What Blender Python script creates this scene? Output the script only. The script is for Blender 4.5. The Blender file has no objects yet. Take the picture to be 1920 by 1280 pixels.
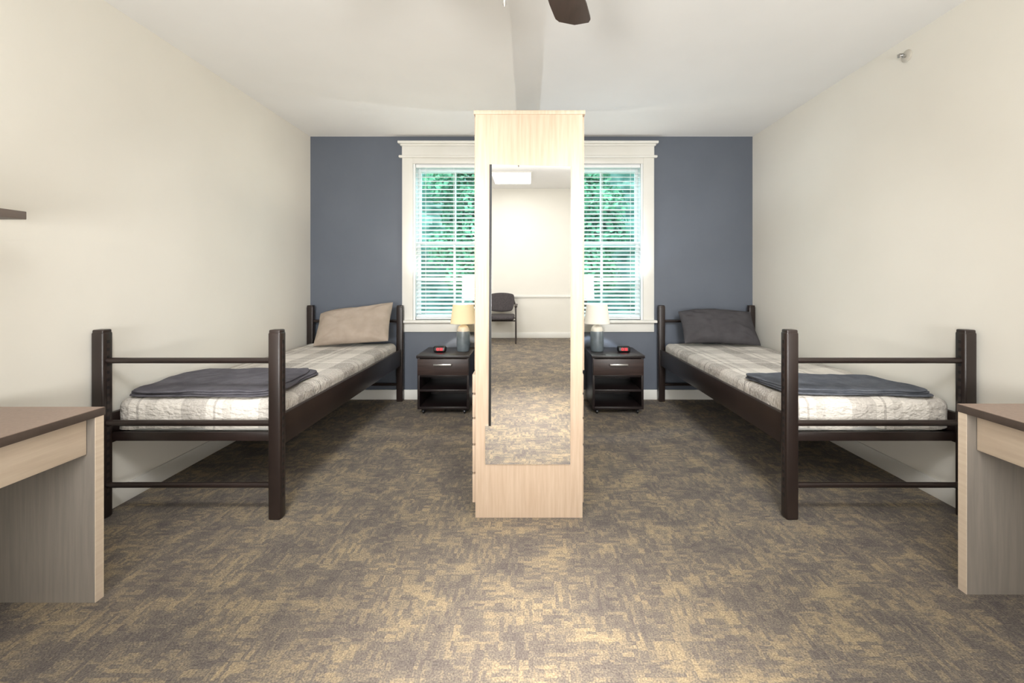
import bpy, bmesh, math, random
from mathutils import Vector, Matrix, noise
random.seed(7)
scene = bpy.context.scene
COL = scene.collection

# ---------------------------------------------------------------- helpers
def lin(c):
    out = []
    for v in c[:3]:
        v = v/255.0
        out.append(v/12.92 if v <= 0.04045 else ((v+0.055)/1.055)**2.4)
    return (out[0], out[1], out[2], 1.0)

WL = {}
def wl(o):
    return WL.get(o.name, Vector((0, 0, 0)))

def empty(name, loc, label=None, category=None, group=None, parent=None, kind=None):
    o = bpy.data.objects.new(name, None)
    o.empty_display_size = 0.1
    COL.objects.link(o)
    WL[o.name] = Vector(loc)
    o.location = Vector(loc) - (wl(parent) if parent else Vector((0, 0, 0)))
    if parent: o.parent = parent
    if label: o["label"] = label
    if category: o["category"] = category
    if group: o["group"] = group
    if kind: o["kind"] = kind
    return o

def finish(bm, name, mat, parent=None, label=None, category=None, group=None, kind=None, angle=38, smooth=True):
    bmesh.ops.recalc_face_normals(bm, faces=bm.faces[:])
    me = bpy.data.meshes.new(name)
    xs = [v.co.x for v in bm.verts]; ys = [v.co.y for v in bm.verts]; zs = [v.co.z for v in bm.verts]
    org = Vector(((min(xs)+max(xs))/2, (min(ys)+max(ys))/2, min(zs)))
    for v in bm.verts: v.co -= org
    bm.to_mesh(me); bm.free()
    me.materials.append(mat)
    if smooth:
        for p in me.polygons: p.use_smooth = True
        me.set_sharp_from_angle(angle=math.radians(angle))
    o = bpy.data.objects.new(name, me)
    COL.objects.link(o)
    WL[o.name] = org
    o.location = org - (wl(parent) if parent else Vector((0, 0, 0)))
    if parent: o.parent = parent
    if label: o["label"] = label
    if category: o["category"] = category
    if group: o["group"] = group
    if kind: o["kind"] = kind
    return o

def merge(bm, tmp, M=None):
    mp = {}
    for v in tmp.verts:
        co = M @ v.co if M else v.co
        mp[v] = bm.verts.new(co)
    for f in tmp.faces:
        try: bm.faces.new([mp[v] for v in f.verts])
        except ValueError: pass
    tmp.free()

def g_box(bm, x0, x1, y0, y1, z0, z1, bev=0.0, seg=2, M=None):
    t = bmesh.new()
    bmesh.ops.create_cube(t, size=1.0)
    for v in t.verts:
        v.co = Vector(((x0+x1)/2+v.co.x*(x1-x0), (y0+y1)/2+v.co.y*(y1-y0), (z0+z1)/2+v.co.z*(z1-z0)))
    if bev > 0:
        bmesh.ops.bevel(t, geom=t.edges[:], offset=bev, segments=seg, profile=0.5, affect='EDGES')
    merge(bm, t, M)

def g_sweep(bm, pts, r, seg=14, caps=True, ry=None):
    pts = [Vector(p) for p in pts]
    rings = []
    up = Vector((0, 0, 1))
    for i, p in enumerate(pts):
        if i == 0: d = pts[1]-pts[0]
        elif i == len(pts)-1: d = pts[-1]-pts[-2]
        else: d = pts[i+1]-pts[i-1]
        d.normalize()
        a = d.cross(up)
        if a.length < 1e-3: a = d.cross(Vector((0, 1, 0)))
        a.normalize(); b = a.cross(d).normalized()
        rr = r[i] if isinstance(r, (list, tuple)) else r
        r2 = (ry if ry else rr)
        rings.append([bm.verts.new(p + a*rr*math.cos(2*math.pi*k/seg) + b*r2*math.sin(2*math.pi*k/seg)) for k in range(seg)])
    for i in range(len(rings)-1):
        for k in range(seg):
            bm.faces.new([rings[i][k], rings[i][(k+1) % seg], rings[i+1][(k+1) % seg], rings[i+1][k]])
    if caps:
        bm.faces.new(rings[0]); bm.faces.new(rings[-1][::-1])

def g_lathe(bm, c, prof, seg=32, axis='Z', closed=True):
    c = Vector(c); rings = []
    for (r, h) in prof:
        ring = []
        for k in range(seg):
            a = 2*math.pi*k/seg
            if axis == 'Z': p = Vector((r*math.cos(a), r*math.sin(a), h))
            elif axis == 'X': p = Vector((h, r*math.cos(a), r*math.sin(a)))
            else: p = Vector((r*math.cos(a), h, r*math.sin(a)))
            ring.append(bm.verts.new(c+p))
        rings.append(ring)
    for i in range(len(rings)-1):
        for k in range(seg):
            bm.faces.new([rings[i][k], rings[i][(k+1) % seg], rings[i+1][(k+1) % seg], rings[i+1][k]])
    if closed:
        bm.faces.new(rings[0][::-1]); bm.faces.new(rings[-1])

def g_rbox(bm, x0, x1, y0, y1, z0, z1, r, n=(10, 10, 4), f=None, bottom=True, M=None):
    t = bmesh.new()
    nx, ny, nz = n
    def grid(fn, na, nb):
        vs = [[t.verts.new(fn(i/na, j/nb)) for j in range(nb+1)] for i in range(na+1)]
        for i in range(na):
            for j in range(nb):
                t.faces.new([vs[i][j], vs[i+1][j], vs[i+1][j+1], vs[i][j+1]])
    def L(a, b, s): return a+(b-a)*s
    X = lambda s: L(x0, x1, s); Y = lambda s: L(y0, y1, s); Z = lambda s: L(z0, z1, s)
    grid(lambda a, b: Vector((X(a), Y(b), z1)), nx, ny)
    if bottom: grid(lambda a, b: Vector((X(a), Y(b), z0)), nx, ny)
    grid(lambda a, b: Vector((X(a), y0, Z(b))), nx, nz)
    grid(lambda a, b: Vector((X(a), y1, Z(b))), nx, nz)
    grid(lambda a, b: Vector((x0, Y(a), Z(b))), ny, nz)
    grid(lambda a, b: Vector((x1, Y(a), Z(b))), ny, nz)
    bmesh.ops.remove_doubles(t, verts=t.verts[:], dist=1e-5)
    zlo = z0+r if bottom else z0
    for v in t.verts:
        p = v.co
        c = Vector((min(max(p.x, x0+r), x1-r), min(max(p.y, y0+r), y1-r), min(max(p.z, zlo), z1-r)))
        d = p-c
        if d.length > r: v.co = c + d.normalized()*r
    if f:
        for v in t.verts: v.co = f(v.co.copy())
    merge(bm, t, M)

# ---------------------------------------------------------------- materials
def newmat(name):
    m = bpy.data.materials.new(name); m.use_nodes = True
    nt = m.node_tree
    b = nt.nodes["Principled BSDF"]
    return m, nt, b

def N(nt, typ, **kw):
    n = nt.nodes.new(typ)
    for k, v in kw.items():
        if hasattr(n, k): setattr(n, k, v)
        else: n.inputs[k].default_value = v
    return n

def simple(name, c1, c2=None, rough=0.5, scale=8, metal=0.0, bump=0.0, bscale=60, stretch=(1, 1, 1), detail=4, spec=0.5):
    m, nt, b = newmat(name)
    c2 = c2 or tuple(max(0, v*0.93) for v in c1)
    tc = N(nt, 'ShaderNodeTexCoord')
    mp = N(nt, 'ShaderNodeMapping'); mp.inputs['Scale'].default_value = stretch
    nz = N(nt, 'ShaderNodeTexNoise', Scale=scale, Detail=detail)
    cr = N(nt, 'ShaderNodeValToRGB')
    cr.color_ramp.elements[0].position = 0.35; cr.color_ramp.elements[1].position = 0.65
    cr.color_ramp.elements[0].color = lin(c2); cr.color_ramp.elements[1].color = lin(c1)
    nt.links.new(tc.outputs['Object'], mp.inputs[0]); nt.links.new(mp.outputs[0], nz.inputs['Vector'])
    nt.links.new(nz.outputs[0], cr.inputs[0]); nt.links.new(cr.outputs[0], b.inputs['Base Color'])
    b.inputs['Roughness'].default_value = rough; b.inputs['Metallic'].default_value = metal
    b.inputs['Specular IOR Level'].default_value = spec
    if bump > 0:
        n2 = N(nt, 'ShaderNodeTexNoise', Scale=bscale, Detail=3.0)
        nt.links.new(tc.outputs['Object'], n2.inputs['Vector'])
        bp = N(nt, 'ShaderNodeBump', Strength=bump, Distance=0.01)
        nt.links.new(n2.outputs[0], bp.inputs['Height']); nt.links.new(bp.outputs[0], b.inputs['Normal'])
    return m

def emis(name, c, s):
    m, nt, b = newmat(name)
    b.inputs['Base Color'].default_value = lin(c)
    b.inputs['Emission Color'].default_value = lin(c); b.inputs['Emission Strength'].default_value = s
    return m

M_cream = simple("cream_wall_paint", (226, 222, 212), (224, 220, 210), 0.75, 3, bump=0.04, bscale=220, spec=0.2)
M_ceil = simple("ceiling_paint", (232, 231, 228), (230, 229, 226), 0.85, 3, spec=0.2)
M_blue = simple("slate_blue_paint", (93, 99, 109), (90, 96, 106), 0.5, 3, bump=0.04, bscale=220, spec=0.4)
M_trim = simple("white_trim_paint", (228, 226, 219), (225, 223, 215), 0.4, 5)
M_vinyl = simple("white_vinyl", (234, 236, 235), (230, 232, 231), 0.4, 5)
M_slat = simple("blind_slat_white", (240, 242, 242), (236, 238, 238), 0.45, 5)
M_maple = simple("maple_laminate", (202, 180, 158), (189, 165, 142), 0.45, 7, stretch=(9, 9, 0.6), detail=7)
M_mapleh = simple("maple_laminate_across", (208, 192, 172), (198, 180, 160), 0.45, 7, stretch=(9, 0.6, 9), detail=7)
M_maple_shade = simple("maple_painted_shade", (130, 122, 113), (120, 113, 105), 0.5, 9, stretch=(10, 10, 0.5), detail=8)  # maple darkened to grey-brown; the shade on the panels is in the colour
M_desktop = simple("brown_laminate_top", (146, 124, 110), (136, 115, 102), 0.4, 90)
M_edge = simple("dark_edge_band", (82, 70, 63), (72, 61, 55), 0.45, 20)
M_bed = simple("espresso_metal_bed", (40, 30, 27), (33, 25, 22), 0.33, 6, stretch=(1, 1, 0.4))
M_esp = simple("espresso_wood", (36, 28, 27), (26, 20, 20), 0.35, 6, stretch=(1, 8, 8), detail=5)
M_drawer = simple("espresso_drawer_face", (58, 44, 40), (44, 33, 30), 0.4, 6, stretch=(1, 8, 10), detail=5)
M_chrome = simple("brushed_nickel", (190, 188, 184), (175, 173, 170), 0.3, 20, metal=0.9)
M_black = simple("black_plastic", (18, 17, 18), rough=0.35)
M_mattress = simple("white_mattress_ticking", (225, 222, 216), rough=0.8)
M_pil_t = simple("taupe_pillowcase", (162, 149, 136), (152, 139, 126), 0.85, 10, bump=0.35, bscale=14, spec=0.1)
M_pil_d = simple("charcoal_pillowcase", (74, 72, 74), (66, 64, 66), 0.85, 10, bump=0.3, bscale=14, spec=0.1)
M_blk_l = simple("slate_fleece", (100, 98, 104), (84, 82, 88), 0.95, 14, bump=0.4, bscale=120, spec=0.05)
M_blk_r = simple("blue_gray_fleece", (98, 101, 108), (82, 85, 92), 0.95, 14, bump=0.4, bscale=120, spec=0.05)
M_cer = simple("blue_gray_ceramic", (108, 117, 122), (96, 105, 110), 0.3, 20)
M_cerw = simple("cream_ceramic", (200, 194, 182), rough=0.3)
M_chairf = simple("charcoal_upholstery", (72, 66, 66), (58, 53, 54), 0.9, 60, bump=0.2, bscale=200)
M_chairm = simple("dark_bronze_metal", (48, 40, 37), rough=0.4)
M_fan = simple("dark_walnut_blade", (62, 48, 43), (48, 37, 33), 0.4, 5, stretch=(6, 1, 1), detail=5)
M_bark = simple("tree_bark", (74, 60, 48), (48, 38, 30), 0.9, 12, bump=0.6, bscale=20)
M_grass = simple("lawn_grass", (160, 180, 160), (130, 156, 132), 0.9, 6)

M_hole, nt, b = newmat("perforated_slot_strip")
tc = N(nt, 'ShaderNodeTexCoord'); sx = N(nt, 'ShaderNodeSeparateXYZ'); nt.links.new(tc.outputs['Object'], sx.inputs[0])
def mth_(nt, op, a, bb=None, cc=None):
    n = N(nt, 'ShaderNodeMath', operation=op)
    for i, v in enumerate([a, bb, cc]):
        if v is None: continue
        if isinstance(v, (int, float)): n.inputs[i].default_value = v
        else: nt.links.new(v, n.inputs[i])
    return n.outputs[0]
fz = mth_(nt, 'FRACT', mth_(nt, 'MULTIPLY', sx.outputs[2], 26.0))
fz = mth_(nt, 'LESS_THAN', mth_(nt, 'ABSOLUTE', mth_(nt, 'SUBTRACT', fz, 0.5)), 0.2)
cr = N(nt, 'ShaderNodeValToRGB'); cr.color_ramp.elements[0].color = lin((46, 36, 33)); cr.color_ramp.elements[1].color = lin((14, 11, 11))
nt.links.new(fz, cr.inputs[0]); nt.links.new(cr.outputs[0], b.inputs['Base Color']); b.inputs['Roughness'].default_value = 0.5

M_mirror, nt, b = newmat("mirror_glass")
b.inputs['Base Color'].default_value = (0.96, 0.97, 0.98, 1); b.inputs['Metallic'].default_value = 1; b.inputs['Roughness'].default_value = 0.0

M_glass, nt, b = newmat("window_glass")
nt.nodes.remove(b)
out = nt.nodes['Material Output']
tr = N(nt, 'ShaderNodeBsdfTransparent'); tr.inputs[0].default_value = (0.84, 0.98, 0.99, 1)
gl = N(nt, 'ShaderNodeBsdfGlossy', Roughness=0.02)
mx = N(nt, 'ShaderNodeMixShader'); mx.inputs[0].default_value = 0.03
nt.links.new(tr.outputs[0], mx.inputs[1]); nt.links.new(gl.outputs[0], mx.inputs[2]); nt.links.new(mx.outputs[0], out.inputs[0])

def shade_mat(name, c, e, ec):
    m, nt, b = newmat(name)
    b.inputs['Base Color'].default_value = lin(c); b.inputs['Roughness'].default_value = 0.9
    b.inputs['Emission Color'].default_value = lin(ec); b.inputs['Emission Strength'].default_value = e
    t = N(nt, 'ShaderNodeBsdfTranslucent'); t.inputs[0].default_value = lin(c)
    wv = N(nt, 'ShaderNodeTexNoise', Scale=180.0)
    tc = N(nt, 'ShaderNodeTexCoord'); nt.links.new(tc.outputs['Object'], wv.inputs['Vector'])
    bp = N(nt, 'ShaderNodeBump', Strength=0.15, Distance=0.004)
    nt.links.new(wv.outputs[0], bp.inputs['Height']); nt.links.new(bp.outputs[0], b.inputs['Normal'])
    mx = N(nt, 'ShaderNodeMixShader'); mx.inputs[0].default_value = 0.012
    nt.links.new(b.outputs[0], mx.inputs[1]); nt.links.new(t.outputs[0], mx.inputs[2])
    nt.links.new(mx.outputs[0], nt.nodes['Material Output'].inputs[0])
    return m
M_shw = shade_mat("warm_linen_shade", (222, 206, 172), 0.34, (255, 222, 160))
M_shc = shade_mat("white_linen_shade", (224, 219, 206), 0.34, (255, 246, 228))
M_bulbw = emis("warm_bulb", (255, 224, 170), 5)
M_bulbc = emis("cool_bulb", (255, 246, 234), 5)
M_red = emis("red_led", (255, 30, 50), 1.1)
M_panel = emis("light_panel_diffuser", (255, 252, 244), 3)

# carpet: woven blocks of short dashes in grey-brown and tan
M_carpet, nt, b = newmat("patterned_carpet")
def mth(op, a, bb=None, cc=None): return mth_(nt, op, a, bb, cc)
tc = N(nt, 'ShaderNodeTexCoord')
dn = N(nt, 'ShaderNodeTexNoise', Scale=40.0, Detail=2.0)
nt.links.new(tc.outputs['Object'], dn.inputs['Vector'])
sub = N(nt, 'ShaderNodeVectorMath', operation='MULTIPLY_ADD'); sub.inputs[1].default_value = (0.012, 0.012, 0)
nt.links.new(dn.outputs['Color'], sub.inputs[0]); nt.links.new(tc.outputs['Object'], sub.inputs[2])
sc = N(nt, 'ShaderNodeSeparateXYZ'); nt.links.new(sub.outputs[0], sc.inputs[0])
def cell(fx, fy, off=0.0):
    cx = mth('FLOOR', mth('MULTIPLY_ADD', sc.outputs[0], fx, off)); cy = mth('FLOOR', mth('MULTIPLY_ADD', sc.outputs[1], fy, off*1.7))
    cb = N(nt, 'ShaderNodeCombineXYZ'); nt.links.new(cx, cb.inputs[0]); nt.links.new(cy, cb.inputs[1]); cb.inputs[2].default_value = off
    wn = N(nt, 'ShaderNodeTexWhiteNoise', noise_dimensions='3D'); nt.links.new(cb.outputs[0], wn.inputs['Vector'])
    return wn.outputs['Value']
blk = cell(15, 15, 3.1)
hd = cell(28, 70, 1.3)
vd = cell(70, 28, 5.9)
ori = mth('GREATER_THAN', blk, 0.5)
dash = mth('ADD', mth('MULTIPLY', hd, ori), mth('MULTIPLY', vd, mth('SUBTRACT', 1.0, ori)))
def nzs(s_, det, scale=1.0):
    mp2 = N(nt, 'ShaderNodeMapping'); mp2.inputs['Scale'].default_value = s_
    nt.links.new(tc.outputs['Object'], mp2.inputs[0])
    st = N(nt, 'ShaderNodeTexNoise', Scale=scale, Detail=det); nt.links.new(mp2.outputs[0], st.inputs['Vector'])
    return st.outputs[0]
ln = nzs((5, 6, 1), 5.0)
fn = nzs((1, 1, 1), 2.0, 170.0)
fn2 = nzs((1, 1, 1), 2.0, 400.0)
s = mth('MULTIPLY', cell(15, 15, 7.7), 0.14)
s = mth('MULTIPLY_ADD', cell(8, 9, 9.7), 0.08, s)
s = mth('MULTIPLY_ADD', dash, 0.25, s)
s = mth('MULTIPLY_ADD', ln, 0.58, s)
s = mth('MULTIPLY_ADD', fn, 0.38, s)
cr = N(nt, 'ShaderNodeValToRGB')
cr.color_ramp.elements[0].position = 0.46; cr.color_ramp.elements[0].color = lin((92, 86, 83))
cr.color_ramp.elements[1].position = 0.95; cr.color_ramp.elements[1].color = lin((150, 135, 110))
e = cr.color_ramp.elements.new(0.70); e.color = lin((111, 103, 95))
nt.links.new(s, cr.inputs[0])
fm = mth('MULTIPLY_ADD', fn, 1.2, -0.08)
fm = mth('MULTIPLY_ADD', fn2, 1.0, fm)
mxc = N(nt, 'ShaderNodeVectorMath', operation='SCALE')
nt.links.new(cr.outputs[0], mxc.inputs[0]); nt.links.new(fm, mxc.inputs['Scale'])
nt.links.new(mxc.outputs[0], b.inputs['Base Color'])
b.inputs['Roughness'].default_value = 0.9; b.inputs['Specular IOR Level'].default_value = 0.25
bp = N(nt, 'ShaderNodeBump', Strength=0.5, Distance=0.008)
nt.links.new(fn, bp.inputs['Height']); nt.links.new(bp.outputs[0], b.inputs['Normal'])

# plaid coverlet
M_plaid, nt, b = newmat("plaid_seersucker")
tc = N(nt, 'ShaderNodeTexCoord'); sx = N(nt, 'ShaderNodeSeparateXYZ')
nt.links.new(tc.outputs['Object'], sx.inputs[0])
def band(src, period, lo, hi, off):
    v = mth('MULTIPLY_ADD', src, 1.0/period, off)
    v = mth('FRACT', v, 0)
    a = mth('GREATER_THAN', v, lo); c = mth('LESS_THAN', v, hi)
    return mth('MULTIPLY', a, c)
def addn(a, c): return mth('ADD', a, c)
X_, Y_ = sx.outputs[0], sx.outputs[1]
bx = mth('MULTIPLY', band(X_, 0.40, 0.08, 0.40, 5.3), 0.52)
bx = addn(bx, mth('MULTIPLY', band(X_, 0.40, 0.50, 0.53, 5.3), 0.65))
bx = addn(bx, mth('MULTIPLY', band(X_, 0.40, 0.62, 0.74, 5.3), 0.30))
by = mth('MULTIPLY', band(Y_, 0.60, 0.12, 0.45, 5.5), 0.40)
by = addn(by, mth('MULTIPLY', band(Y_, 0.60, 0.54, 0.57, 5.5), 0.45))
by = addn(by, mth('MULTIPLY', band(Y_, 0.60, 0.68, 0.80, 5.5), 0.22))
tot = addn(bx, by)
wn = N(nt, 'ShaderNodeTexNoise', Scale=1.0, Detail=2.0)
mpw = N(nt, 'ShaderNodeMapping'); mpw.inputs['Scale'].default_value = (300, 60, 60)
nt.links.new(tc.outputs['Object'], mpw.inputs[0]); nt.links.new(mpw.outputs[0], wn.inputs['Vector'])
tot = mth('MULTIPLY', tot, mth('MULTIPLY_ADD', wn.outputs[0], 1.4, 0.0))
cr = N(nt, 'ShaderNodeValToRGB')
cr.color_ramp.elements[0].position = 0.0; cr.color_ramp.elements[0].color = lin((218, 212, 203))
cr.color_ramp.elements[1].position = 1.0; cr.color_ramp.elements[1].color = lin((134, 127, 121))
nt.links.new(tot, cr.inputs[0]); nt.links.new(cr.outputs[0], b.inputs['Base Color'])
b.inputs['Roughness'].default_value = 0.9; b.inputs['Specular IOR Level'].default_value = 0.1
cn = N(nt, 'ShaderNodeTexNoise', Scale=1.0, Detail=3.0)
mpc = N(nt, 'ShaderNodeMapping'); mpc.inputs['Scale'].default_value = (35, 90, 60)
nt.links.new(tc.outputs['Object'], mpc.inputs[0]); nt.links.new(mpc.outputs[0], cn.inputs['Vector'])
bp = N(nt, 'ShaderNodeBump', Strength=0.8, Distance=0.016)
nt.links.new(cn.outputs[0], bp.inputs['Height']); nt.links.new(bp.outputs[0], b.inputs['Normal'])

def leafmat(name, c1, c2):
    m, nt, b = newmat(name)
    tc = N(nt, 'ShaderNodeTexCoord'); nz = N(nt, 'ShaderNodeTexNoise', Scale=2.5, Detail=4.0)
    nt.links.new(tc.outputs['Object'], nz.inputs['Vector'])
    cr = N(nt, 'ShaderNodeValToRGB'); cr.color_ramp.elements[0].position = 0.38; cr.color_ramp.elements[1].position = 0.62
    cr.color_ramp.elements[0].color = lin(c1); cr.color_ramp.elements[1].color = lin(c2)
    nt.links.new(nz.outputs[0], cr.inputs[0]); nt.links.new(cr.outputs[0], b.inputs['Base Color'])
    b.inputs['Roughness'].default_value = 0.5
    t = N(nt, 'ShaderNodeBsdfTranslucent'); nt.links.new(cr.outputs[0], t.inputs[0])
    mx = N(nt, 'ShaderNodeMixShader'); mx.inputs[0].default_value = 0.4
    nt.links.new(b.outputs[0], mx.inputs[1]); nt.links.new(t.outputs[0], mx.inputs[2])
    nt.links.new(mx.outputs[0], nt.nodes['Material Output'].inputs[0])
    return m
M_leaf = leafmat("tree_leaves", (60, 120, 86), (124, 180, 146))
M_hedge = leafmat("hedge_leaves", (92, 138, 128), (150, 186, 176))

# ---------------------------------------------------------------- room
XL, XR, YB, YR, ZC, HC = -2.193, 2.263, 4.37, -3.36, 2.646, 1.2
def struct(name, boxes, mat, bev=0.0, label=None):
    bm = bmesh.new()
    for q in boxes: g_box(bm, *q, bev=bev)
    return finish(bm, name, mat, kind="structure", label=label)
struct("floor", [(XL-0.15, XR+0.15, YR-0.15, YB+0.18, -0.1, 0)], M_carpet)
struct("ceiling", [(XL-0.15, XR+0.15, YR-0.15, YB+0.18, ZC, ZC+0.12)], M_ceil)
struct("wall_left", [(XL-0.15, XL, YR-0.15, YB+0.18, 0, ZC)], M_cream)
struct("wall_right", [(XR, XR+0.15, YR-0.15, YB+0.18, 0, ZC)], M_cream)
struct("wall_rear", [(XL, XR, YR-0.15, YR, 0, ZC)], M_cream)
WZ0, WZ1 = 0.80, 2.372
WX = [(-1.156, -0.35), (0.35, 1.158)]
struct("wall_back", [(XL, WX[0][0], YB, YB+0.18, 0, ZC), (WX[0][1], WX[1][0], YB, YB+0.18, 0, ZC), (WX[1][1], XR, YB, YB+0.18, 0, ZC),
                     (WX[0][0], WX[0][1], YB, YB+0.18, 0, WZ0), (WX[0][0], WX[0][1], YB, YB+0.18, WZ1, ZC),
                     (WX[1][0], WX[1][1], YB, YB+0.18, 0, WZ0), (WX[1][0], WX[1][1], YB, YB+0.18, WZ1, ZC)], M_blue)
struct("baseboard_back", [(XL+0.014, XR-0.014, YB-0.014, YB, 0, 0.098)], M_trim, 0.003)
struct("baseboard_left", [(XL, XL+0.014, YR, YB, 0, 0.098)], M_trim, 0.003)
struct("baseboard_right", [(XR-0.014, XR, YR, YB, 0, 0.098)], M_trim, 0.003)
struct("baseboard_rear", [(XL+0.014, XR-0.014, YR, YR+0.014, 0, 0.098)], M_trim, 0.003)
struct("trim_1", [(XL, XR, YR, YR+0.018, 0.72, 0.765)], M_trim, 0.006)

def window(n, x0, x1):
    root = empty("window_%d" % n, ((x0+x1)/2, YB, WZ0), kind="structure")
    cw = 0.108; y1 = YB; yf = YB-0.02
    bm = bmesh.new()
    g_box(bm, x0-cw, x0, yf, y1, WZ0, WZ1+0.054, 0.003)
    g_box(bm, x1, x1+cw, yf, y1, WZ0, WZ1+0.054, 0.003)
    g_box(bm, x0, x1, yf, y1, WZ1-0.002, WZ1+0.054, 0.003)
    g_box(bm, x0-cw-0.03, x1+cw+0.03, yf-0.022, y1, 2.426, 2.45, 0.008, 3)
    g_box(bm, x0-cw, x1+cw, yf-0.004, y1, 2.45, 2.545, 0.002)
    g_box(bm, x0-cw-0.015, x1+cw+0.015, yf-0.018, y1, 2.545, 2.565, 0.006, 3)
    g_box(bm, x0-cw-0.035, x1+cw+0.035, yf-0.04, y1, 2.565, 2.588, 0.005, 3)
    finish(bm, "casing", M_trim, root)
    bm = bmesh.new()
    g_box(bm, x0-cw-0.02, x1+cw+0.02, yf-0.05, YB+0.07, WZ0-0.026, WZ0, 0.006, 3)
    g_box(bm, x0-cw, x1+cw, yf, y1, 0.68, WZ0-0.026, 0.003)
    finish(bm, "window_sill", M_trim, root)
    bm = bmesh.new()
    g_box(bm, x0, x0+0.02, YB, YB+0.17, WZ0, WZ1); g_box(bm, x1-0.02, x1, YB, YB+0.17, WZ0, WZ1)
    g_box(bm, x0+0.02, x1-0.02, YB+0.07, YB+0.17, WZ1-0.02, WZ1); g_box(bm, x0+0.02, x1-0.02, YB+0.07, YB+0.17, WZ0, WZ0+0.02)
    finish(bm, "window_frame", M_vinyl, root)
    zm = 1.576
    for (za, zb, yy, h) in [(zm-0.02, WZ1-0.02, YB+0.115, False), (WZ0+0.02, zm+0.02, YB+0.08, True)]:
        bm = bmesh.new(); xa, xb = x0+0.02, x1-0.02; w = 0.034
        g_box(bm, xa, xa+w, yy, yy+0.03, za, zb, 0.003); g_box(bm, xb-w, xb, yy, yy+0.03, za, zb, 0.003)
        g_box(bm, xa+w, xb-w, yy, yy+0.03, za, za+w, 0.003); g_box(bm, xa+w, xb-w, yy, yy+0.03, zb-w, zb, 0.003)
        xc = (x0+x1)/2
        g_box(bm, xc-0.009, xc+0.009, yy+0.006, yy+0.024, za+w, zb-w)
        if h:
            zc = (za+zb)/2
            g_box(bm, xa+w, xb-w, yy+0.006, yy+0.024, zc-0.018, zc+0.018)
        sash = finish(bm, "sash", M_vinyl, root)
        bm = bmesh.new(); g_box(bm, xa+w, xb-w, yy+0.013, yy+0.017, za+w, zb-w)
        finish(bm, "window_pane", M_glass, sash)
    bl = empty("window_blind", ((x0+x1)/2, YB+0.035, WZ0), label="white horizontal slat blind lowered with open slats in a window",
               category="window blind", group="white slat window blinds")
    xa, xb = x0+0.024, x1-0.024; yc = YB+0.038
    bm = bmesh.new(); g_box(bm, xa, xb, YB+0.008, YB+0.062, WZ1-0.034, WZ1, 0.003)
    finish(bm, "headrail", M_slat, bl)
    bm = bmesh.new()
    z = WZ0+0.035
    a = math.radians(18)
    while z < WZ1-0.045:
        dy = 0.024*math.cos(a); dz = 0.024*math.sin(a); t = 0.0019
        p = []
        for k in range(4):
            s_ = -1+2*k/3.0
            p.append((yc+dy*s_, z+dz*s_+0.002*(1-s_*s_)))
        vs = []
        for xx in (xa, xb):
            vs.append([bm.verts.new((xx, q[0], q[1]+t)) for q in p]+[bm.verts.new((xx, q[0], q[1]-t)) for q in p[::-1]])
        m = len(vs[0])
        for k in range(m):
            bm.faces.new([vs[0][k], vs[0][(k+1) % m], vs[1][(k+1) % m], vs[1][k]])
        bm.faces.new(vs[0]); bm.faces.new(vs[1][::-1])
        z += 0.0415
    finish(bm, "slats", M_slat, bl, kind="stuff")
    bm = bmesh.new(); g_box(bm, xa, xb, yc-0.024, yc+0.024, WZ0+0.004, WZ0+0.022, 0.003)
    finish(bm, "bottom_rail", M_slat, bl)
    for fx in (0.13, 0.5, 0.87):
        bm = bmesh.new()
        xx = xa+(xb-xa)*fx
        g_box(bm, xx-0.0015, xx+0.0015, yc-0.027, yc-0.025, WZ0+0.02, WZ1-0.034)
        finish(bm, "ladder_cord", M_slat, bl)
window(1, *WX[0]); window(2, *WX[1])

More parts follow.
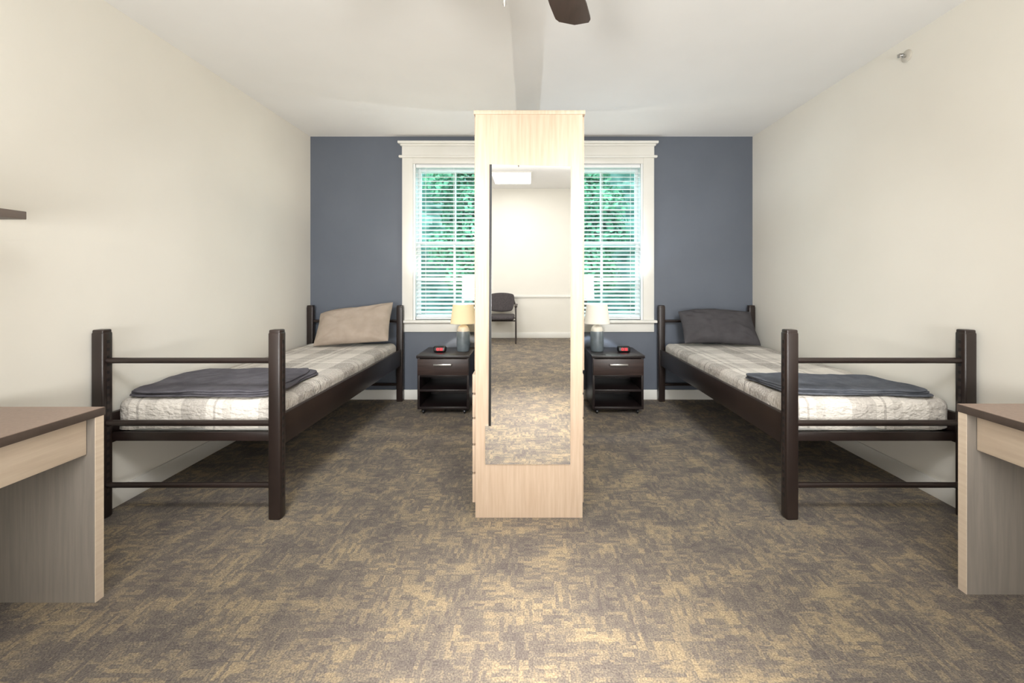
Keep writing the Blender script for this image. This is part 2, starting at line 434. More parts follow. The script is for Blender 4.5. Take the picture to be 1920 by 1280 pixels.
# ---------------------------------------------------------------- wardrobe
WY0, WY1, WZT = 2.19, 3.84, 2.057
wr = empty("wardrobe", (0.004, (WY0+WY1)/2, 0), label="tall light maple wardrobe with a mirror on its end panel", category="wardrobe")
bm = bmesh.new()
g_box(bm, -0.266, 0.276, WY0, WY0+0.02, 0, WZT-0.02, 0.0015)
g_box(bm, -0.250, 0.262, WY0+0.02, WY1, 0.06, WZT-0.02)
g_box(bm, -0.235, 0.247, WY0+0.02, WY1-0.02, 0.0, 0.06)
g_box(bm, -0.266, 0.276, WY1-0.02, WY1, 0, WZT-0.02, 0.0015)
finish(bm, "body", M_maple, wr)
bm = bmesh.new(); g_box(bm, -0.274, 0.289, WY0-0.003, WY1+0.003, WZT-0.02, WZT, 0.002)
finish(bm, "top_panel", M_maple, wr)
for sgn in (-1, 1):
    xin = -0.250 if sgn < 0 else 0.262
    xo = -0.273 if sgn < 0 else 0.287
    for k in range(2):
        ya = WY0+0.024+k*0.80; yb = ya+0.796
        bm = bmesh.new(); g_box(bm, min(xin, xo), max(xin, xo), ya, yb, 0.74, WZT-0.024, 0.002)
        dr = finish(bm, "door", M_maple, wr)
        bm = bmesh.new(); hy = yb-0.05 if k == 0 else ya+0.05
        g_sweep(bm, [(xo, hy, 1.2), (xo+sgn*0.025, hy, 1.2), (xo+sgn*0.025, hy, 1.33), (xo, hy, 1.33)], 0.004, 8)
        finish(bm, "handle", M_chrome, dr)
        zz = 0.065
        xd = -0.284 if sgn < 0 else 0.284
        for j, h in enumerate([0.15, 0.14, 0.13, 0.12, 0.10]):
            bm = bmesh.new(); g_box(bm, min(xin, xd), max(xin, xd), ya, yb, zz, zz+h-0.006, 0.002)
            dw = finish(bm, "drawer", M_maple, wr)
            bm = bmesh.new()
            hy = (ya+yb)/2; hz = zz+h/2
            g_sweep(bm, [(xd, hy-0.05, hz), (xd+sgn*0.02, hy-0.05, hz), (xd+sgn*0.02, hy+0.05, hz), (xd, hy+0.05, hz)], 0.004, 8)
            finish(bm, "handle", M_chrome, dw)
            zz += h+0.005
def my(z): return WY0-0.006-(z-0.27)*0.01536
bm = bmesh.new()
poly = [(-0.19, 1.776), (0.213, 1.766), (0.213, 0.272), (-0.2155, 0.272), (-0.2155, 0.467), (-0.19, 0.467)]
fr = [bm.verts.new((x, my(z), z)) for x, z in poly]; bk = [bm.verts.new((x, WY0, z)) for x, z in poly]
bm.faces.new(fr); bm.faces.new(bk[::-1])
for i in range(6): bm.faces.new([fr[i], bk[i], bk[(i+1) % 6], fr[(i+1) % 6]])
finish(bm, "mirror", M_mirror, wr, label="tall frameless rectangular mirror", smooth=False)
bm = bmesh.new()
vs = []
for (x, z) in [(-0.198, 0.467), (-0.186, 0.467), (-0.180, 1.776), (-0.192, 1.776)]:
    vs.append((bm.verts.new((x, my(z)-0.003, z)), bm.verts.new((x, my(z)+0.003, z))))
bm.faces.new([v[0] for v in vs]); bm.faces.new([v[1] for v in vs][::-1])
for i in range(4): bm.faces.new([vs[i][0], vs[i][1], vs[(i+1) % 4][1], vs[(i+1) % 4][0]])
finish(bm, "mirror_dark_reflection", M_black, wr, smooth=False, label="thin black strip standing in for a dark reflection in the mirror")  # solid strip drawn in place of a dark reflection near the mirror's edge

# ---------------------------------------------------------------- beds
def bed(xa, xb, aisle, label):
    yf, yb = 2.165, 4.33
    root = empty("bed_frame", ((xa+xb)/2, (yf+yb)/2, 0), label=label, category="bed", group="twin dormitory beds")
    pw, pd, ph = 0.062, 0.055, 0.945
    for px in (xa, xb-pw):
        for py in (yf, yb-pd):
            bm = bmesh.new()
            g_box(bm, px, px+pw, py, py+pd, 0.0, ph-0.006, 0.009, 3)
            g_box(bm, px+0.003, px+pw-0.003, py+0.003, py+pd-0.003, ph-0.02, ph+0.006, 0.006, 3)
            post = finish(bm, "post", M_bed, root)
            bm = bmesh.new()
            fx = px+pw-0.001 if aisle > 0 else px-0.0015
            g_box(bm, fx, fx+0.0025, py+pd/2-0.007, py+pd/2+0.007, 0.10, 0.90)
            finish(bm, "slot_strip", M_hole, post)
    for py in (yf+pd/2, yb-pd/2):
        for z, r in ((0.794, 0.0145), (0.478, 0.0155), (0.165, 0.0135)):
            bm = bmesh.new(); g_sweep(bm, [(xa+pw-0.006, py, z), (xb-pw+0.006, py, z)], r, 18)
            finish(bm, "crossbar", M_bed, root)
    for (y0, y1) in ((yf+pd+0.004, yf+pd+0.026), (yb-pd-0.026, yb-pd-0.004)):
        bm = bmesh.new(); g_box(bm, xa+0.02, xb-0.02, y0, y1, 0.375, 0.42, 0.003)
        finish(bm, "end_rail", M_bed, root)
    for px in (xa+0.012, xb-0.037):
        bm = bmesh.new(); g_box(bm, px, px+0.025, yf+pd-0.003, yb-pd+0.003, 0.36, 0.515, 0.004)
        finish(bm, "side_rail", M_bed, root)
    bm = bmesh.new(); g_box(bm, xa+0.037, xb-0.037, yf+pd+0.026, yb-pd-0.026, 0.38, 0.40, 0.002)
    finish(bm, "deck", M_bed, root)
    ma, mb, my0, my1 = xa+0.055, xb-0.055, yf+pd+0.045, yb-pd-0.04
    bm = bmesh.new(); g_rbox(bm, ma, mb, my0, my1, 0.40, 0.560, 0.035, (14, 24, 6))
    finish(bm, "mattress", M_mattress, label="white twin mattress on a dark bed frame under a coverlet", category="mattress", group="twin mattresses")
    def f(p):
        n = noise.noise(Vector((p.x*5, p.y*5, p.z*5)))*0.007 + noise.noise(Vector((p.x*20, p.y*12, p.z*20)))*0.0035
        q = p.copy()
        if p.z > 0.565: q.z += n - 0.006*((2*(p.x-xa)/(xb-xa)-1)**4)
        elif p.y < my0+0.03: q.y -= abs(n)*1.2
        if p.z < 0.46 and p.y < my0+0.05: q.z += noise.noise(Vector((p.x*6, 3, 1)))*0.02
        return q
    bm = bmesh.new(); g_rbox(bm, ma-0.014, mb+0.014, my0-0.014, my1+0.01, 0.43, 0.586, 0.048, (60, 120, 14), f, bottom=False)
    return finish(bm, "coverlet", M_plaid, label="cream and gray plaid seersucker coverlet tucked over the mattress", category="bedspread", group="plaid coverlets", angle=80)
bed(-2.185, -1.238, 1, "dark brown twin bed frame with round crossbars, taupe pillow side")
bed(1.292, 2.245, -1, "dark brown twin bed frame with round crossbars, charcoal pillow side")

def pillow(name, c, w, h, t, tilt, roll, mat, label, seed):
    bm = bmesh.new(); nu, nv = 56, 40
    M = Matrix.Translation(Vector(c)) @ Matrix.Rotation(math.radians(roll), 4, 'Y') @ Matrix.Rotation(math.radians(tilt), 4, 'X')
    for sd in (1, -1):
        g = []
        for i in range(nu+1):
            row = []
            for j in range(nv+1):
                u = math.sin(math.pi/2*(-1+2*i/nu)); v = math.sin(math.pi/2*(-1+2*j/nv))
                x = w/2*u*(1-0.045*(1-v*v))*(1-0.02*v**6); y = h/2*v*(1-0.08*(1-u*u))*(1-0.02*u**6)
                if v > 0: y -= 0.07*v*max(0, -u)**1.5*(1 if seed < 3 else 0.4)
                y -= 0.012*math.sin(u*3+seed)*(1 if v > 0 else 0.3)*abs(v)
                th = t/2*(max(0, (1-u**4)*(1-v**4)))**0.62
                cz = 0
                for (cu, cv) in ((1, 1), (-1, 1), (1, -1), (-1, -1)):
                    r = math.hypot(u-cu, v-cv); ang = math.atan2(v-cv, u-cu)
                    cz += math.sin(ang*11+seed)*math.exp(-((r-0.45)/0.32)**2)*0.007
                n = noise.noise(Vector((u*2.0+seed, v*2.0, sd)))*0.020 + noise.noise(Vector((u*5+seed, v*7, sd*2)))*0.009 + cz
                z = sd*(th + n*min(1, th*14))
                row.append(bm.verts.new(M @ Vector((x, y, z))))
            g.append(row)
        for i in range(nu):
            for j in range(nv):
                bm.faces.new([g[i][j], g[i+1][j], g[i+1][j+1], g[i][j+1]])
    bmesh.ops.remove_doubles(bm, verts=bm.verts[:], dist=1e-4)
    return finish(bm, name, mat, label=label, category="pillow", angle=80)
pillow("pillow", (-1.635, 4.075, 0.785), 0.70, 0.41, 0.17, 57, -4, M_pil_t, "taupe pillow leaning against the bed's headboard rails", 1.3)
pillow("pillow", (1.79, 4.085, 0.766), 0.71, 0.385, 0.16, 53, 2, M_pil_d, "dark charcoal pillow leaning against the bed's headboard rails", 5.1)

def blanket(quad, z0, mat, label, seed):
    A, B, C, D = [Vector((q[0], q[1], 0)) for q in quad]
    bm = bmesh.new()
    th = 0.0100
    nr, na = 26, 88
    for L in range(3):
        sc_ = [1.0, 0.985, 0.955][L]
        ox = [0, 0.004, -0.010][L]; oy = [0, 0.006, 0.004][L]
        zb = z0+L*(th*0.95)
        def base(u, v):
            q = (A*(1-u)+B*u)*(1-v)+(D*(1-u)+C*u)*v
            e = noise.noise(Vector((u*2.4+seed+L*2, v*2.4, 0)))*0.030
            e2 = noise.noise(Vector((u*2.4, v*2.4+seed, L*3+2)))*0.025
            return Vector((q.x+e+ox, q.y+e2+oy, 0))
        def pos(ang, rho):
            c, s_ = math.cos(ang), math.sin(ang)
            k = (abs(c)**9+abs(s_)**9)**(-1/9.0)
            return base(0.5+0.5*c*k*rho*sc_, 0.5+0.5*s_*k*rho*sc_)
        rings_t, rings_b = [], []
        radii = [i/nr*0.94 for i in range(1, nr+1)]+[0.965, 0.985, 0.996, 1.0]
        for rho in radii:
            rt, rb = [], []
            for k in range(na):
                a = 2*math.pi*k/na
                p = pos(a, rho)
                d = (1-rho)*0.42
                hh = th/2*math.sqrt(max(0, 1-(1-min(1, d/0.009))**2))
                wv = noise.noise(Vector((p.x*6+seed, p.y*6, 1)))*0.008+noise.noise(Vector((p.x*15+seed, p.y*13, 1)))*0.005
                wz = max(0, wv+0.003)*(0.2+0.4*L)
                rt.append(bm.verts.new((p.x, p.y, zb+th/2+hh+wz))); rb.append(bm.verts.new((p.x, p.y, zb+th/2-hh+wz*0.6)))
            rings_t.append(rt); rings_b.append(rb)
        for rr in (rings_t, rings_b):
            for i in range(len(rr)-1):
                for k in range(na):
                    bm.faces.new([rr[i][k], rr[i][(k+1) % na], rr[i+1][(k+1) % na], rr[i+1][k]])
            bm.faces.new(rr[0])
        for k in range(na):
            bm.faces.new([rings_t[-1][k], rings_t[-1][(k+1) % na], rings_b[-1][(k+1) % na], rings_b[-1][k]])
    bmesh.ops.remove_doubles(bm, verts=bm.verts[:], dist=1e-5)
    return finish(bm, "folded_blanket", mat, label=label, category="blanket", angle=85)
blanket([(-2.12, 2.25), (-1.33, 2.25), (-1.37, 2.88), (-2.15, 2.84)], 0.591, M_blk_l, "dark slate fleece throw folded on the plaid coverlet", 2.2)
blanket([(1.40, 2.30), (2.15, 2.25), (2.12, 2.66), (1.33, 2.72)], 0.591, M_blk_r, "blue-gray fleece throw folded flat on the plaid coverlet", 7.7)

# ---------------------------------------------------------------- nightstands
def nightstand(xa, xb):
    y0, y1, zt = 3.86, 4.33, 0.53
    root = empty("nightstand", ((xa+xb)/2, (y0+y1)/2, 0), label="espresso wood nightstand with one drawer and open shelves on casters",
                 category="nightstand", group="bedside nightstands")
    bm = bmesh.new(); g_box(bm, xa-0.008, xb+0.008, y0-0.012, y1, zt-0.024, zt, 0.002)
    finish(bm, "top", M_esp, root)
    bm = bmesh.new()
    g_box(bm, xa, xa+0.02, y0, y1-0.01, 0.05, zt-0.024, 0.001); g_box(bm, xb-0.02, xb, y0, y1-0.01, 0.05, zt-0.024, 0.001)
    g_box(bm, xa+0.02, xb-0.02, y1-0.03, y1-0.01, 0.05, zt-0.024)
    g_box(bm, xa+0.02, xb-0.02, y0, y1-0.03, 0.05, 0.072, 0.001)
    g_box(bm, xa+0.02, xb-0.02, y0+0.01, y1-0.03, 0.205, 0.223, 0.001)
    g_box(bm, xa+0.02, xb-0.02, y0+0.01, y1-0.03, 0.335, 0.353, 0.001)
    finish(bm, "body", M_esp, root)
    bm = bmesh.new(); g_box(bm, xa+0.004, xb-0.004, y0-0.018, y0-0.001, 0.356, zt-0.03, 0.002)
    dr = finish(bm, "drawer", M_drawer, root)
    xc = (xa+xb)/2; zc = 0.452
    bm = bmesh.new()
    g_box(bm, xc-0.08, xc+0.08, y0-0.045, y0-0.036, zc-0.008, zc+0.008, 0.002)
    g_box(bm, xc-0.074, xc-0.064, y0-0.037, y0-0.017, zc-0.005, zc+0.005); g_box(bm, xc+0.064, xc+0.074, y0-0.037, y0-0.017, zc-0.005, zc+0.005)
    finish(bm, "handle", M_chrome, dr, label="brushed nickel bar handle")
    for px in (xa+0.045, xb-0.045):
        for py in (y0+0.045, y1-0.06):
            bm = bmesh.new()
            g_lathe(bm, (px-0.009, py, 0.019), [(0.012, 0), (0.019, 0.003), (0.019, 0.015), (0.012, 0.018)], 18, 'X')
            g_box(bm, px-0.013, px+0.013, py-0.013, py+0.013, 0.034, 0.05, 0.002)
            g_box(bm, px-0.013, px-0.010, py-0.008, py+0.008, 0.014, 0.04); g_box(bm, px+0.010, px+0.013, py-0.008, py+0.008, 0.014, 0.04)
            finish(bm, "caster", M_black, root)
nightstand(-0.985, -0.525)
nightstand(0.575, 1.03)

def lamp(x, y, ms, mb, col, power, label):
    z = 0.531
    root = empty("table_lamp", (x, y, z), label=label, category="lamp", group="bedside table lamps")
    bm = bmesh.new()
    g_lathe(bm, (x, y, z), [(0.056, 0), (0.060, 0.005), (0.062, 0.05), (0.062, 0.175), (0.059, 0.188)], 36)
    finish(bm, "lamp_base", M_cer, root)
    bm = bmesh.new()
    g_lathe(bm, (x, y, z), [(0.059, 0.188), (0.056, 0.202), (0.050, 0.220), (0.040, 0.235), (0.022, 0.245), (0.014, 0.250)], 36)
    finish(bm, "lamp_neck", M_cerw, root)
    bm = bmesh.new()
    g_lathe(bm, (x, y, z), [(0.013, 0.245), (0.013, 0.275)], 20)
    g_lathe(bm, (x, y, z), [(0.085, 0.283), (0.085, 0.286)], 32)
    g_sweep(bm, [(x-0.096, y, z+0.43), (x+0.096, y, z+0.43)], 0.0015, 6)
    g_sweep(bm, [(x+0.018, y, z+0.27), (x+0.035, y, z+0.33), (x+0.03, y, z+0.40), (x, y, z+0.432)], 0.0015, 6)
    finish(bm, "lamp_socket", M_chrome, root)
    bm = bmesh.new()
    g_lathe(bm, (x, y, z), [(0.120, 0.262), (0.097, 0.444), (0.0955, 0.444), (0.1185, 0.262), (0.120, 0.262)], 48, closed=False)
    bmesh.ops.remove_doubles(bm, verts=bm.verts[:], dist=1e-5)
    finish(bm, "lamp_shade", ms, root)
    bm = bmesh.new()
    g_lathe(bm, (x, y, z), [(0.012, 0.275), (0.015, 0.29), (0.026, 0.318), (0.028, 0.335), (0.022, 0.352), (0.006, 0.362)], 24)
    finish(bm, "bulb", mb, root)
    ld = bpy.data.lights.new("bulb_light", 'POINT'); ld.energy = power; ld.color = col; ld.shadow_soft_size = 0.012
    lo = bpy.data.objects.new("bulb_light", ld); COL.objects.link(lo); lo.parent = root; lo.location = (0, 0, 0.385)
lamp(-0.612, 4.10, M_shw, M_bulbw, (1.0, 0.91, 0.76), 26, "glowing table lamp, blue-gray ceramic base, warm cream drum shade")
lamp(0.652, 4.10, M_shc, M_bulbc, (0.82, 0.90, 1.0), 26, "glowing table lamp, blue-gray ceramic base, white drum shade")

SEG = {'0': 'abcdef', '1': 'bc', '2': 'abged', '3': 'abgcd', '4': 'fgbc', '5': 'afgcd', '6': 'afgedc', '7': 'abc', '8': 'abcdefg', '9': 'abcdfg'}
def clock(x, y, txt):
    z = 0.531
    root = empty("alarm_clock", (x, y, z), label="small black digital alarm clock with red display on a nightstand", category="alarm clock", group="bedside alarm clocks")
    w, d, h = 0.118, 0.07, 0.056
    bm = bmesh.new()
    def f(p):
        k = (p.z-z)/h
        if p.y < y: p.y += k*0.012
        return p
    g_rbox(bm, x-w/2, x+w/2, y-d/2, y+d/2, z, z+h, 0.018, (14, 10, 8), f)
    finish(bm, "clock_body", M_black, root, angle=60)
    bm = bmesh.new()
    bw, bh = 0.011, 0.022
    x0 = x-0.031; yy = y-d/2+0.0035
    def seg(cx, s):
        t = 0.0022
        R = {'a': (0, bh/2, 1), 'g': (0, 0, 1), 'd': (0, -bh/2, 1), 'b': (bw/2, bh/4, 0), 'c': (bw/2, -bh/4, 0), 'f': (-bw/2, bh/4, 0), 'e': (-bw/2, -bh/4, 0)}[s]
        ax, az, hz = R
        lx, lz = (bw/2, t/2) if hz else (t/2, bh/4)
        zc = z+h*0.5+az
        sh = (zc-z)/h*0.012
        g_box(bm, cx+ax-lx, cx+ax+lx, yy-0.006+sh, yy-0.001+sh+0.002, zc-lz, zc+lz)
    cx = x0
    for chh in txt:
        if chh == ':':
            for dz in (-0.006, 0.006):
                g_box(bm, cx-0.0075, cx-0.0050, yy, yy+0.006, z+h*0.5+dz-0.0015, z+h*0.5+dz+0.0015)
            cx += 0.003; continue
        for s in SEG[chh]: seg(cx, s)
        cx += 0.017
    finish(bm, "display_digits", M_red, root, smooth=False, label="glowing red time digits")
clock(-0.822, 4.05, "10:38"); clock(0.893, 4.05, "10:38")

# ---------------------------------------------------------------- desks
def desk(xf, xw, yfar, side):
    y0 = yfar-1.2; zt = 0.719
    lo, hi = min(xf, xw), max(xf, xw)
    root = empty("desk", ((lo+hi)/2, (y0+yfar)/2, 0), label="maple laminate desk with painted-in shade on its panels and a brown top against the cream wall", category="desk", group="study desks")
    bm = bmesh.new(); g_box(bm, lo, hi, y0, yfar, zt-0.03, zt-0.0012, 0.001)
    finish(bm, "desk_top_edge", M_edge, root, label="dark brown edge band")
    bm = bmesh.new(); g_box(bm, lo+0.002, hi-0.002, y0+0.002, yfar-0.002, zt-0.002, zt)
    finish(bm, "desk_top", M_desktop, root)
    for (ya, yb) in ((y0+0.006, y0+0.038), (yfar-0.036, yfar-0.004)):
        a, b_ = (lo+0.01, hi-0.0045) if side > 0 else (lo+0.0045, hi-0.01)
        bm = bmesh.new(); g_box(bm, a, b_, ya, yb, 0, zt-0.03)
        finish(bm, "side_panel", M_maple_shade, root)
        bm = bmesh.new()
        e0, e1 = (hi-0.0045, hi-0.002) if side > 0 else (lo+0.002, lo+0.0045)
        g_box(bm, e0, e1, ya, yb, 0, zt-0.03)
        finish(bm, "edge_band", M_mapleh, root, label="light maple edge band")
    a, b_ = (hi-0.053, hi-0.033) if side > 0 else (lo+0.040, lo+0.060)
    bm = bmesh.new(); g_box(bm, a, b_, y0+0.04, yfar-0.038, 0.552, zt-0.034, 0.002)
    finish(bm, "drawer", M_mapleh, root, label="light maple drawer front")
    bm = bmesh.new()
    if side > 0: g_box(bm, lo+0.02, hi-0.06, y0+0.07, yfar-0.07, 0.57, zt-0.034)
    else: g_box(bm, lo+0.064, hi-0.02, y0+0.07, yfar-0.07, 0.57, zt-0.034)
    finish(bm, "drawer_box", M_maple_shade, root)
desk(-1.608, XL+0.016, 1.65, 1)
desk(1.672, XR-0.016, 1.692, -1)

ws = empty("wall_shelf", (XL+0.15, 1.1, 1.43), label="dark gray-brown floating wall shelf above the desk", category="shelf")
bm = bmesh.new(); g_box(bm, XL+0.001, -1.89, 0.5, 1.635, 1.428, 1.458, 0.002)
finish(bm, "shelf_board", simple("gray_brown_shelf", (112, 100, 92), (98, 88, 81), 0.5, 5, stretch=(9, 1, 9)), ws)
for yy in (0.7, 1.4):
    bm = bmesh.new()
    g_box(bm, XL+0.001, XL+0.012, yy-0.012, yy+0.012, 1.30, 1.428, 0.002); g_box(bm, XL+0.008, XL+0.16, yy-0.012, yy+0.012, 1.420, 1.428, 0.001)
    finish(bm, "bracket", M_chairm, ws)

# ---------------------------------------------------------------- ceiling fan
FX, FY = 0.005, 1.23
fan = empty("ceiling_fan", (FX, FY, ZC), label="dark brown five-blade ceiling fan with pull chain", category="ceiling fan")
bm = bmesh.new(); g_lathe(bm, (FX, FY, 0), [(0.012, 2.44), (0.012, 2.565), (0.03, 2.57), (0.065, 2.60), (0.07, 2.6455)], 32)
finish(bm, "downrod", M_chairm, fan)
bm = bmesh.new(); g_lathe(bm, (FX, FY, 0), [(0.03, 2.22), (0.07, 2.23), (0.085, 2.27), (0.085, 2.30), (0.11, 2.32), (0.115, 2.39), (0.09, 2.43), (0.02, 2.45)], 40)
finish(bm, "motor", M_chairm, fan)
for k in range(5):
    ang = math.radians(90-17+72*k)
    M = Matrix.Translation((FX, FY, 2.305)) @ Matrix.Rotation(ang, 4, 'Z') @ Matrix.Rotation(math.radians(11), 4, 'X')
    bm = bmesh.new()
    n = 24
    L0, L1 = 0.17, 0.674
    upp = []
    for i in range(n+1):
        s_ = i/n; x = L0+(L1-L0)*s_
        w = 0.056+0.021*min(1, s_*1.4)
        tip = (x-(L1-0.055))/0.055
        if tip > 0: w *= math.sqrt(max(0.0, 1-tip**2.6))
        upp.append((x, w))
    out_ = [(x, w) for x, w in upp]+[(x, -w) for x, w in upp[::-1] if w > 1e-4]
    tv = [bm.verts.new(M @ Vector((x, w, 0.003))) for x, w in out_]; bv = [bm.verts.new(M @ Vector((x, w, -0.003))) for x, w in out_]
    bm.faces.new(tv); bm.faces.new(bv[::-1])
    for i in range(len(tv)): bm.faces.new([tv[i], bv[i], bv[(i+1) % len(tv)], tv[(i+1) % len(tv)]])
    finish(bm, "fan_blade", M_fan, fan)
    bm = bmesh.new(); g_box(bm, 0.09, 0.22, -0.02, 0.02, -0.010, -0.003, 0.002, M=M)
    finish(bm, "blade_arm", M_chairm, fan)
bm = bmesh.new(); cxp, cyp = FX-0.072, FY
g_sweep(bm, [(cxp, cyp, 2.24), (cxp, cyp, 2.01)], 0.0015, 6)
g_lathe(bm, (cxp, cyp, 0), [(0.001, 1.975), (0.005, 1.982), (0.004, 2.0), (0.001, 2.012)], 12)
finish(bm, "pull_chain", M_chrome, fan)

sx_, sy_, sz_ = XR, 2.59, 2.538
spk = empty("fire_sprinkler", (sx_, sy_, sz_), label="chrome sidewall fire sprinkler head high on the cream wall", category="sprinkler")
bm = bmesh.new(); g_lathe(bm, (sx_, sy_, sz_), [(0.036, 0), (0.036, -0.003), (0.028, -0.008), (0.011, -0.010)], 32, 'X')
finish(bm, "escutcheon", M_cerw, spk)
bm = bmesh.new(); g_lathe(bm, (sx_, sy_, sz_), [(0.010, -0.009), (0.010, -0.022), (0.007, -0.024), (0.007, -0.027)], 20, 'X')
g_sweep(bm, [(sx_-0.026, sy_-0.006, sz_), (sx_-0.034, sy_-0.012, sz_), (sx_-0.045, sy_-0.003, sz_)], 0.0025, 8)
g_sweep(bm, [(sx_-0.026, sy_+0.006, sz_), (sx_-0.034, sy_+0.012, sz_), (sx_-0.045, sy_+0.003, sz_)], 0.0025, 8)
finish(bm, "sprinkler_body", M_chrome, spk)
bm = bmesh.new(); g_lathe(bm, (sx_-0.045, sy_, sz_), [(0.010, 0), (0.012, -0.002), (0.010, -0.004)], 20, 'X'); g_box(bm, sx_-0.050, sx_-0.024, sy_-0.010, sy_+0.010, sz_+0.009, sz_+0.011)
finish(bm, "deflector", M_chrome, spk)

lp = empty("ceiling_light", (-0.24, -2.33, ZC), label="square white LED ceiling light panel, switched on", category="ceiling light")
bm = bmesh.new()
for q in [(-0.54, 0.06, -2.71, -2.69), (-0.54, 0.06, -1.97, -1.95), (-0.54, -0.52, -2.69, -1.97), (0.04, 0.06, -2.69, -1.97)]:
    g_box(bm, q[0], q[1], q[2], q[3], ZC-0.02, ZC, 0.0)
finish(bm, "light_frame", M_trim, lp)
bm = bmesh.new(); g_box(bm, -0.52, 0.04, -2.69, -1.97, ZC-0.016, ZC-0.004)
finish(bm, "diffuser", M_panel, lp)

# ---------------------------------------------------------------- guest chair
cx, cy = -0.46, -2.98
ch = empty("guest_chair", (cx, cy, 0), label="charcoal upholstered armchair with dark metal legs against the cream wall", category="chair")
bm = bmesh.new(); g_rbox(bm, cx-0.23, cx+0.23, cy-0.22, cy+0.24, 0.385, 0.455, 0.03, (14, 14, 4))
finish(bm, "seat", M_chairf, ch, angle=80)
def fb(p):
    v = (p.z-0.66)/0.16
    q = p.copy()
    u = (p.x-cx)/0.225
    q.y -= 0.05*(1-u*u) + 0.04*v
    q.x = cx+(p.x-cx)*(1-0.16*v*v+0.05*v)
    q.z = p.z+0.03*(1-u*u)*(1 if v > 0 else -0.8)*abs(v)
    return q
bm = bmesh.new(); g_rbox(bm, cx-0.225, cx+0.225, cy-0.20, cy-0.15, 0.51, 0.79, 0.024, (18, 4, 14), fb)
finish(bm, "backrest", M_chairf, ch, angle=80)
for s_ in (-1, 1):
    xs = cx+s_*0.26
    bm = bmesh.new(); g_sweep(bm, [(xs, cy+0.24, 0), (xs, cy+0.22, 0.3), (xs, cy+0.21, 0.56), (xs, cy+0.19, 0.615)], 0.013, 12)
    finish(bm, "front_leg", M_chairm, ch)
    bm = bmesh.new(); g_sweep(bm, [(xs-s_*0.01, cy-0.27, 0), (xs-s_*0.01, cy-0.22, 0.35), (xs-s_*0.02, cy-0.20, 0.6), (xs-s_*0.05, cy-0.215, 0.70)], 0.013, 12)
    finish(bm, "back_leg", M_chairm, ch)
    bm = bmesh.new(); g_sweep(bm, [(xs, cy+0.23, 0.61), (xs, cy+0.18, 0.632), (xs, cy, 0.635), (xs, cy-0.18, 0.61)], 0.024, 14, ry=0.012)
    finish(bm, "armrest", M_chairm, ch)
for yy in (cy+0.18, cy-0.2):
    bm = bmesh.new(); g_sweep(bm, [(cx-0.26, yy, 0.375), (cx+0.26, yy, 0.375)], 0.011, 10)
    finish(bm, "seat_rail", M_chairm, ch)

# ---------------------------------------------------------------- outside
bm = bmesh.new(); g_box(bm, -14, 14, 4.6, 22, -0.9, -0.6)
finish(bm, "lawn", M_grass, kind="stuff", label="green lawn outside the windows", category="grass")
def tree(x, y, h, n, seed, mat):
    rnd = random.Random(seed)
    root = empty("tree", (x, y, -0.6), label="leafy green deciduous tree outside the windows", category="tree", group="trees outside")
    bm = bmesh.new(); g_sweep(bm, [(x, y, -0.598), (x, y, -0.3), (x+0.05, y, 0.6), (x-0.05, y+0.1, 2.0), (x+0.1, y, h*0.8)], [0.12, 0.11, 0.09, 0.07, 0.03], 12)
    finish(bm, "trunk", M_bark, root)
    bm = bmesh.new()
    blobs = []
    for _ in range(46):
        br = rnd.uniform(0.28, 0.55)
        t_ = rnd.random()**0.8
        blobs.append((Vector((x+rnd.uniform(-1, 1)*(1.0-br), y+rnd.uniform(-0.5, 0.5), 1.1+(h-1.1)*t_)), br))
    for i in range(n):
        c, br = rnd.choice(blobs)
        d = Vector((rnd.gauss(0, 1), rnd.gauss(0, 1), rnd.gauss(0, 1))).normalized()
        p = c+d*br*(0.75+0.25*rnd.random())
        a = Vector((rnd.gauss(0, 1), rnd.gauss(0, 1), rnd.gauss(0, 0.6))).normalized()
        nn = (d+Vector((rnd.gauss(0, .5), rnd.gauss(0, .5), rnd.gauss(0, .5)))).normalized()
        bb = nn.cross(a)
        if bb.length < 0.1: continue
        bb.normalize(); a = bb.cross(nn)
        L = rnd.uniform(0.04, 0.08)
        bm.faces.new([bm.verts.new(p+a*L), bm.verts.new(p+bb*L*0.5), bm.verts.new(p-a*L), bm.verts.new(p-bb*L*0.5)])
    finish(bm, "foliage", mat, root, kind="stuff", smooth=False)
for i, x in enumerate((-3.33, -1.11, 1.11, 3.33)):
    tree(x, 9.0, 4.4, 12000, i+1, M_leaf)
bm = bmesh.new()
def fh(p):
    if p.z < -0.5: return p
    n = noise.noise(p*1.3)*0.5+noise.noise(p*4)*0.18+noise.noise(p*9)*0.08
    return p+Vector((0, -n, abs(n)*0.4))
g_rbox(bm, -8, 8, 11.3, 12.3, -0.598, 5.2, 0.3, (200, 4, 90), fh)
finish(bm, "hedge", M_hedge, label="tall dense green hedge behind the trees", category="hedge", kind="stuff")

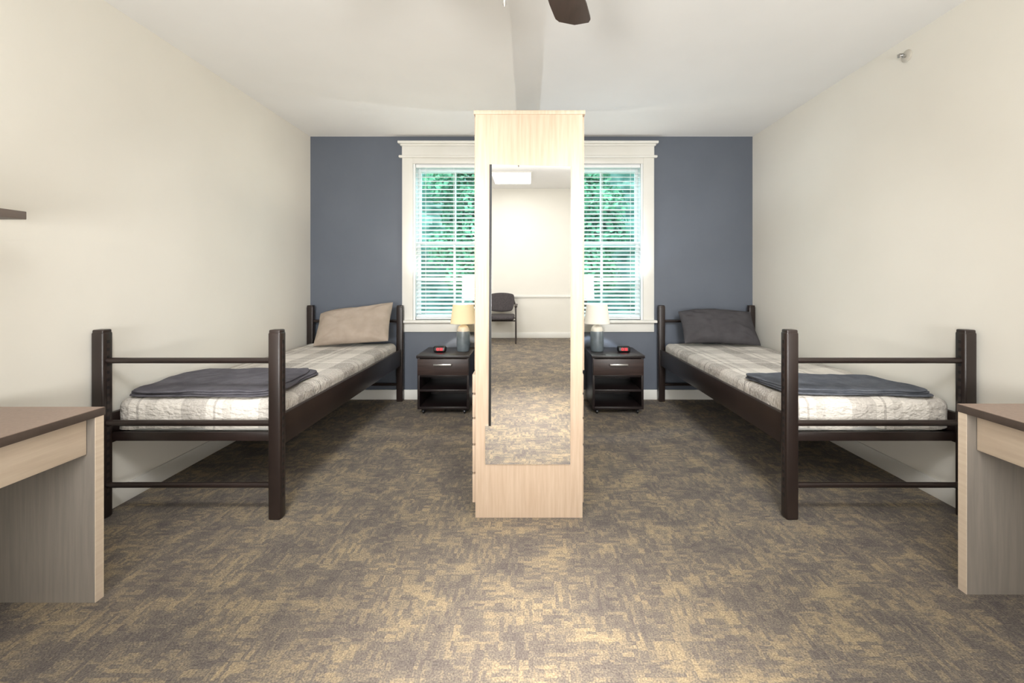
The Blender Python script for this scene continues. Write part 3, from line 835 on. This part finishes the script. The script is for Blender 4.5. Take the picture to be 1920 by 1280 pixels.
# ---------------------------------------------------------------- lights
def area(name, loc, target, sx, sy, e, col, spread=180):
    l = bpy.data.lights.new(name, 'AREA'); l.shape = 'RECTANGLE'; l.size = sx; l.size_y = sy; l.energy = e; l.color = col
    l.spread = math.radians(spread)
    o = bpy.data.objects.new(name, l); COL.objects.link(o); o.location = loc
    if target: o.rotation_euler = (Vector(target)-Vector(loc)).to_track_quat('-Z', 'Y').to_euler()
    return o
W = (1, 0.992, 0.98)
area("ceiling_panel_light", (-0.24, -2.33, 2.60), None, 0.56, 0.7, 14, W)
area("unseen_room_fill", (0, 0.3, 2.60), None, 2.0, 1.8, 18, W)  # fill lamp added overhead out of view, no fixture there
area("floor_pool_fill", (0.03, 0.9, 2.2), None, 0.9, 1.6, 17, (1, 0.94, 0.85), 42)  # added unseen lamp that lays the warm pool on the near floor
for s_ in (-1, 1):
    area("unseen_up_fill", (s_*1.15, -1.3, 1.0), (s_*0.7, 2.4, 3.6), 0.8, 0.8, 66, (1, 0.99, 0.97), 150)  # unseen fill added behind the camera to lift the ceiling and walls
    area("rear_wall_fill", (s_*1.3, -0.9, 1.6), (s_*0.5, -3.36, 1.5), 0.8, 0.8, 21, W)  # added fill that brightens the rear wall seen in the mirror
    area("aisle_fill", (s_*0.85, 0.8, 2.05), (s_*1.15, 3.9, 0.5), 0.4, 0.4, 14, (0.98, 0.99, 1.0), 85)  # unseen fill added to brighten the far end of the room
area("daylight_fill", (0, 6.6, 4.6), (0, 3.4, 0.6), 3.6, 1.6, 200, (0.86, 0.94, 1.0))  # area lamp added outside above the window view to boost sky light
sd = bpy.data.lights.new("sun", 'SUN'); sd.energy = 6.5; sd.angle = 0.02; sd.color = (1, 0.97, 0.9)
so = bpy.data.objects.new("sun", sd); COL.objects.link(so); so.rotation_euler = (math.radians(42), 0, math.radians(-20))
w = bpy.data.worlds.new("World"); scene.world = w; w.use_nodes = True
bgn = w.node_tree.nodes['Background']; bgn.inputs[0].default_value = (0.80, 0.91, 1.0, 1); bgn.inputs[1].default_value = 3.6

# ---------------------------------------------------------------- camera
cam = bpy.data.cameras.new("camera"); co = bpy.data.objects.new("camera", cam); COL.objects.link(co)
co.location = (0, 0, HC); co.rotation_euler = (math.radians(90), 0, 0)
cam.sensor_width = 36; cam.lens = 813/1920*36; cam.shift_x = -30/1920; cam.shift_y = -115/1920; cam.clip_start = 0.05
scene.camera = co
scene.view_settings.view_transform = 'Standard'
scene.view_settings.look = 'None'
